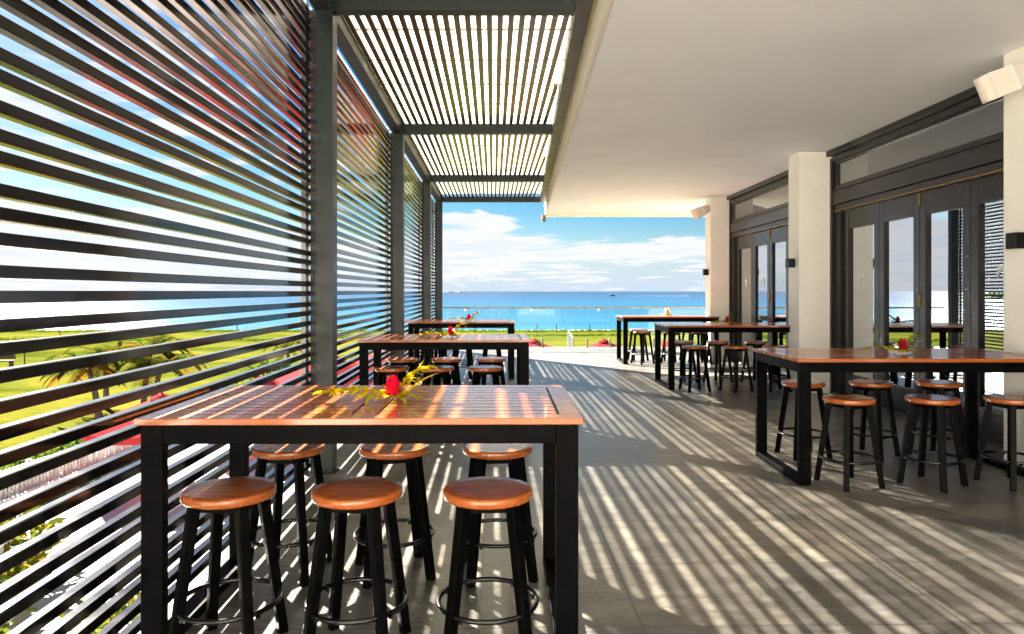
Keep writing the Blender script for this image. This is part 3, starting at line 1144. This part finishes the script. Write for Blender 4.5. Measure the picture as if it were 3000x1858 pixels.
def clump(name, c, r, nleaf, size, mat, label, cat, group=None, seed=0, flat=False):
    random.seed(seed)
    b = MB()
    for i in range(nleaf):
        while True:
            q = Vector([random.uniform(-1, 1) for _ in range(3)])
            if .2 < q.length < 1:
                break
        q.normalize()
        q *= random.uniform(.55, 1.0) * (1 + .25 * math.sin(q.x * 9 + seed) * math.cos(q.y * 8))
        p_ = Vector((q.x * r[0], q.y * r[1], max(.02, r[2] * (1 + q.z))))
        d = Vector((q.x + random.uniform(-.8, .8), q.y + random.uniform(-.8, .8), random.uniform(-.3, 1.0)))
        b.leaf(p_, d, (random.uniform(-1, 1), random.uniform(-1, 1), 1), size * random.uniform(.6, 1.3), size * .45, droop=size * .2, seg=2)
    st = MB()
    for k in range(5):
        a = 2 * PI * k / 5
        st.tube([(0, 0, 0), (r[0] * .4 * math.cos(a), r[1] * .4 * math.sin(a), r[2])], .02, 5, r2=.008)
    t = empty(name, c, 0, label, cat, group)
    b.build('foliage', mat, t)
    st.build('stem_set', 'trunk', t)
    return t


clump('shrub', (-13.2, 38.5, GROUND), (1.3, 1.2, .55), 700, .35, 'shrub', 'round green shrub below the lone far palm', 'shrub', 'garden shrubs below the terrace', 11)
clump('shrub', (-12.0, 36.0, GROUND), (1.2, 1.0, .4), 600, .3, 'garden', 'yellowish shrub right of the lone far palm', 'shrub', 'garden shrubs below the terrace', 12)
GS = [(-8.9, 12.1, 1.0, .55, 'leafy yellow garden shrub at the far end of the low white fence'), (-8.1, 10.0, 1.0, .5, 'garden shrub behind the second stretch of low fence'),
      (-7.3, 8.3, 1.0, .5, 'green garden shrub at the bottom left behind the low fence'), (-6.6, 6.7, .95, .45, 'garden shrub with orange leaves nearest the lower left corner'),
      (-6.0, 5.1, .9, .4, 'lowest garden shrub under the left end of the louvres'), (-9.9, 9.5, 1.1, .6, 'wide garden shrub against the pavement at the left edge'),
      (-5.3, 9.6, .8, .35, 'small garden shrub beside the white paving')]
for i, (x, y, r, h, lab) in enumerate(GS):
    clump('garden_shrub', (x, y, GROUND), (r, r * 1.1, h), 520, .26, 'garden', lab, 'shrub', 'garden shrubs below the terrace', 20 + i)


def picket_fence(a, c, h, step, label):
    a, c = Vector(a), Vector(c)
    t = empty('picket_fence', a, 0, label, 'fence', 'white picket fences below the terrace')
    d = (c - a)
    n_ = int(d.length / step)
    u_ = d.normalized()
    b = MB()
    for k in range(n_):
        q = u_ * (k * step)
        w_ = Vector((u_.x, u_.y, 0)) * (step * .3)
        s_ = Vector((-u_.y, u_.x, 0)) * .012
        p0, p1 = q - w_, q + w_
        b.hexa([p0 - s_ + Vector((0, 0, .06)), p1 - s_ + Vector((0, 0, .06)), p1 + s_ + Vector((0, 0, .06)), p0 + s_ + Vector((0, 0, .06)),
                p0 - s_ + Vector((0, 0, h)), p1 - s_ + Vector((0, 0, h)), p1 + s_ + Vector((0, 0, h)), p0 + s_ + Vector((0, 0, h))])
    b.build('pickets', 'fencewhite', t)
    b = MB()
    sd_ = Vector((-u_.y, u_.x, 0)) * .03
    for z in (h * .28, h * .78):
        b.bar(sd_ + Vector((0, 0, z)), d + sd_ + Vector((0, 0, z)), .035, .07)
    b.build('rail_set', 'fencewhite', t)
    k = 0
    while k <= d.length:
        q = u_ * k + sd_ * 2.4
        MB().box(q.x - .05, q.x + .05, q.y - .05, q.y + .05, 0, h + .04).build('fence_post', 'fencewhite', t)
        k += 2.4
    return t


picket_fence((-12.15, 10.0, GROUND), (-11.2, 30.0, GROUND), .85, .13, 'long white picket fence between hedge and grass verge')
picket_fence((-9.6, 13.6, GROUND), (-5.4, 5.4, GROUND), .8, .2, 'low white picket fence bounding the garden bed by the pavement')
MB_ = MB().run(10, 30, lambda y: -11.95 + .0475 * (y - 10), lambda y: -11.82 + .0475 * (y - 10), GROUND + .02, GROUND + .25)
tag(MB_.build('low_wall', 'fencewhite'), 'low pale wall in front of the long picket fence', 'wall')
random.seed(5)
b = MB()
for i in range(5200):
    y = random.uniform(9, 31)
    q = Vector((random.uniform(-13.2, -12.4) + .0475 * (y - 10), y, GROUND + random.uniform(.05, 1.0) * (.85 + .15 * math.sin(y * 2.1))))
    b.leaf(q, (random.uniform(-1, 1), random.uniform(-1, 1), random.uniform(-.2, 1)), (random.uniform(-1, 1), 1, 1), random.uniform(.12, .24), .09, seg=2)
h_ = empty('hedge', (0, 0, 0), 0, 'leafy green hedge along the back of the long picket fence', 'hedge')
b.build('foliage', 'shrub', h_)

# dune grass along the beach, and the darker drift line on the lawn
random.seed(9)
b = MB()
for i in range(9000):
    x = random.uniform(-75, 45)
    line = random.random()
    if line < .7:
        y = 87.5 + random.gauss(0, 1.0)
        hh = random.uniform(.1, .3)
    else:
        y = 78 + 3.5 * math.sin(x * .06) + (-x * .10 if x < -20 else 0) * -1 + random.gauss(0, .5)
        hh = random.uniform(.1, .3)
    if y > 88.9:
        continue
    b.leaf((x, y, GROUND), (random.uniform(-.5, .5), random.uniform(-.3, .3), 1), (0, 1, .1), hh, .28, seg=1)
tag(b.build('dune_grass', 'dune'), kind='stuff')
for i, (x, y) in enumerate([(-52, 80.5), (-33, 84), (3.0, 84.5), (5.4, 84.5), (9.4, 84.5), (13.5, 84.5), (-4.5, 84.5)]):
    o = MB().tube([(0, 0, 0), (random.uniform(-.05, .05), 0, 1.0)], .06, 7).build('beach_stake', 'timber')
    o.location = (x, y, GROUND)
    tag(o, 'thin weathered wooden stake standing in the grass by the beach', 'stake', 'wooden stakes along the beach')
t = empty('lawn_pole', (-31.0, 44.5, GROUND), 0, 'thin rusty pole standing alone on the lawn at far left', 'pole')
MB().tube([(0, 0, 0), (0, 0, 1.9)], .04, 8).build('shaft', 'timber', t)
MB().lathe([(.12, 0), (.12, .05), (.05, .08)], 10).build('foot', 'timber', t)
t = empty('lawn_bench', (-33.5, 46.0, GROUND), .1, 'small brown bench on the lawn at the left edge', 'bench')
MB().box(-.7, .7, -.2, .2, .42, .48).build('seat', 'timber', t)
for sx in (-.55, .55):
    MB().box(sx - .05, sx + .05, -.18, .18, 0, .42).build('leg', 'timber', t)
MB().box(-.7, .7, .18, .22, .55, .85).build('backrest', 'timber', t)

# volleyball net
t = empty('volleyball_net', (3.5, 40.0, GROUND), 0, 'white volleyball net on the lawn seen almost end on', 'net')
P0, P1 = Vector((0, 0, 0)), Vector((.32, 7.4, 0))
MB().tube([P0, P0 + Vector((0, 0, 2.4))], .04, 8).build('pole', 'net', t)
MB().tube([P1, P1 + Vector((0, 0, 2.4))], .04, 8).build('pole', 'net', t)
b = MB()
for z in [1.5 + .12 * k for k in range(8)]:
    b.tube([P0 + Vector((0, 0, z)), P1 + Vector((0, 0, z))], .003, 4)
for k in range(50):
    q = P0.lerp(P1, k / 49)
    b.tube([q + Vector((0, 0, 1.5)), q + Vector((0, 0, 2.35))], .003, 4)
b.bar(P0 + Vector((0, 0, 2.35)), P1 + Vector((0, 0, 2.35)), .015, .05)
b.build('netting', 'net', t)

# boat and its wake
t = empty('speedboat', (122, 850, SEA), .05, 'small dark speedboat crossing the sea near the horizon', 'boat')
hull = [(-3.2, 0), (-2.2, -.7), (0, -1.0), (3, -1.0), (3, 1.0), (0, 1.0), (-2.2, .7)]
MB().prism(hull, -.1, .9).build('hull', 'boat', t)
MB().prism([(-.6, -.7), (1.4, -.7), (1.4, .7), (-.6, .7)], .9, 2.0).build('cabin', 'boat', t)
MB().box(3.0, 3.5, -.25, .25, .2, 1.2).build('outboard_motor', 'lamp', t)
b = MB()
vs, fs = [], []
for i in range(50):
    s_ = i / 49
    w_ = (.6 + 5 * s_) * (.8 + .3 * math.sin(i * 1.7))
    vs += [(126 + 90 * s_, 850 + 2 * s_ - w_ * .5, SEA + .35 - .2 * s_), (126 + 90 * s_, 850 + 2 * s_ + w_, SEA + .35 - .2 * s_)]
fs = [(2 * i, 2 * i + 1, 2 * i + 3, 2 * i + 2) for i in range(49)]
tag(b.add(vs, fs).build('boat_wake', 'foam'), kind='stuff')


# islands on the horizon
def island(name, x0, x1, y, h, mat, seed):
    random.seed(seed)
    vs, fs = [], []
    n_ = 90
    for i in range(n_ + 1):
        t_ = i / n_
        e_ = min(1, 9 * t_, 9 * (1 - t_)) ** .6
        z = h * e_ * (.55 + .25 * math.sin(t_ * 11 + seed) + .2 * random.random())
        x = x0 + (x1 - x0) * t_
        dp = (x1 - x0) * .12 * e_ + 1
        vs += [(x, y - dp, SEA - 1), (x, y - dp * .4, SEA + z * .8), (x, y, SEA + z), (x, y + dp, SEA - 1)]
    for i in range(n_):
        for k in range(3):
            a = 4 * i + k
            fs.append((a, a + 4, a + 5, a + 1))
    return tag(MB().add(vs, fs).build(name, mat), kind='structure')


island('headland', -700, -395, 610, 3.6, 'isle', 2)
random.seed(21)
b = MB()
for i in range(1500):
    x = random.uniform(-640, -398)
    b.leaf((x, 600 + random.uniform(-6, 6), SEA + .5 + random.random() * 2.5), (random.uniform(-1, 1), 0, random.uniform(.2, 1)), (0, 1, 0), random.uniform(1.5, 4), 1.6, seg=2)
tag(b.build('headland_trees', 'shrub'), kind='stuff')
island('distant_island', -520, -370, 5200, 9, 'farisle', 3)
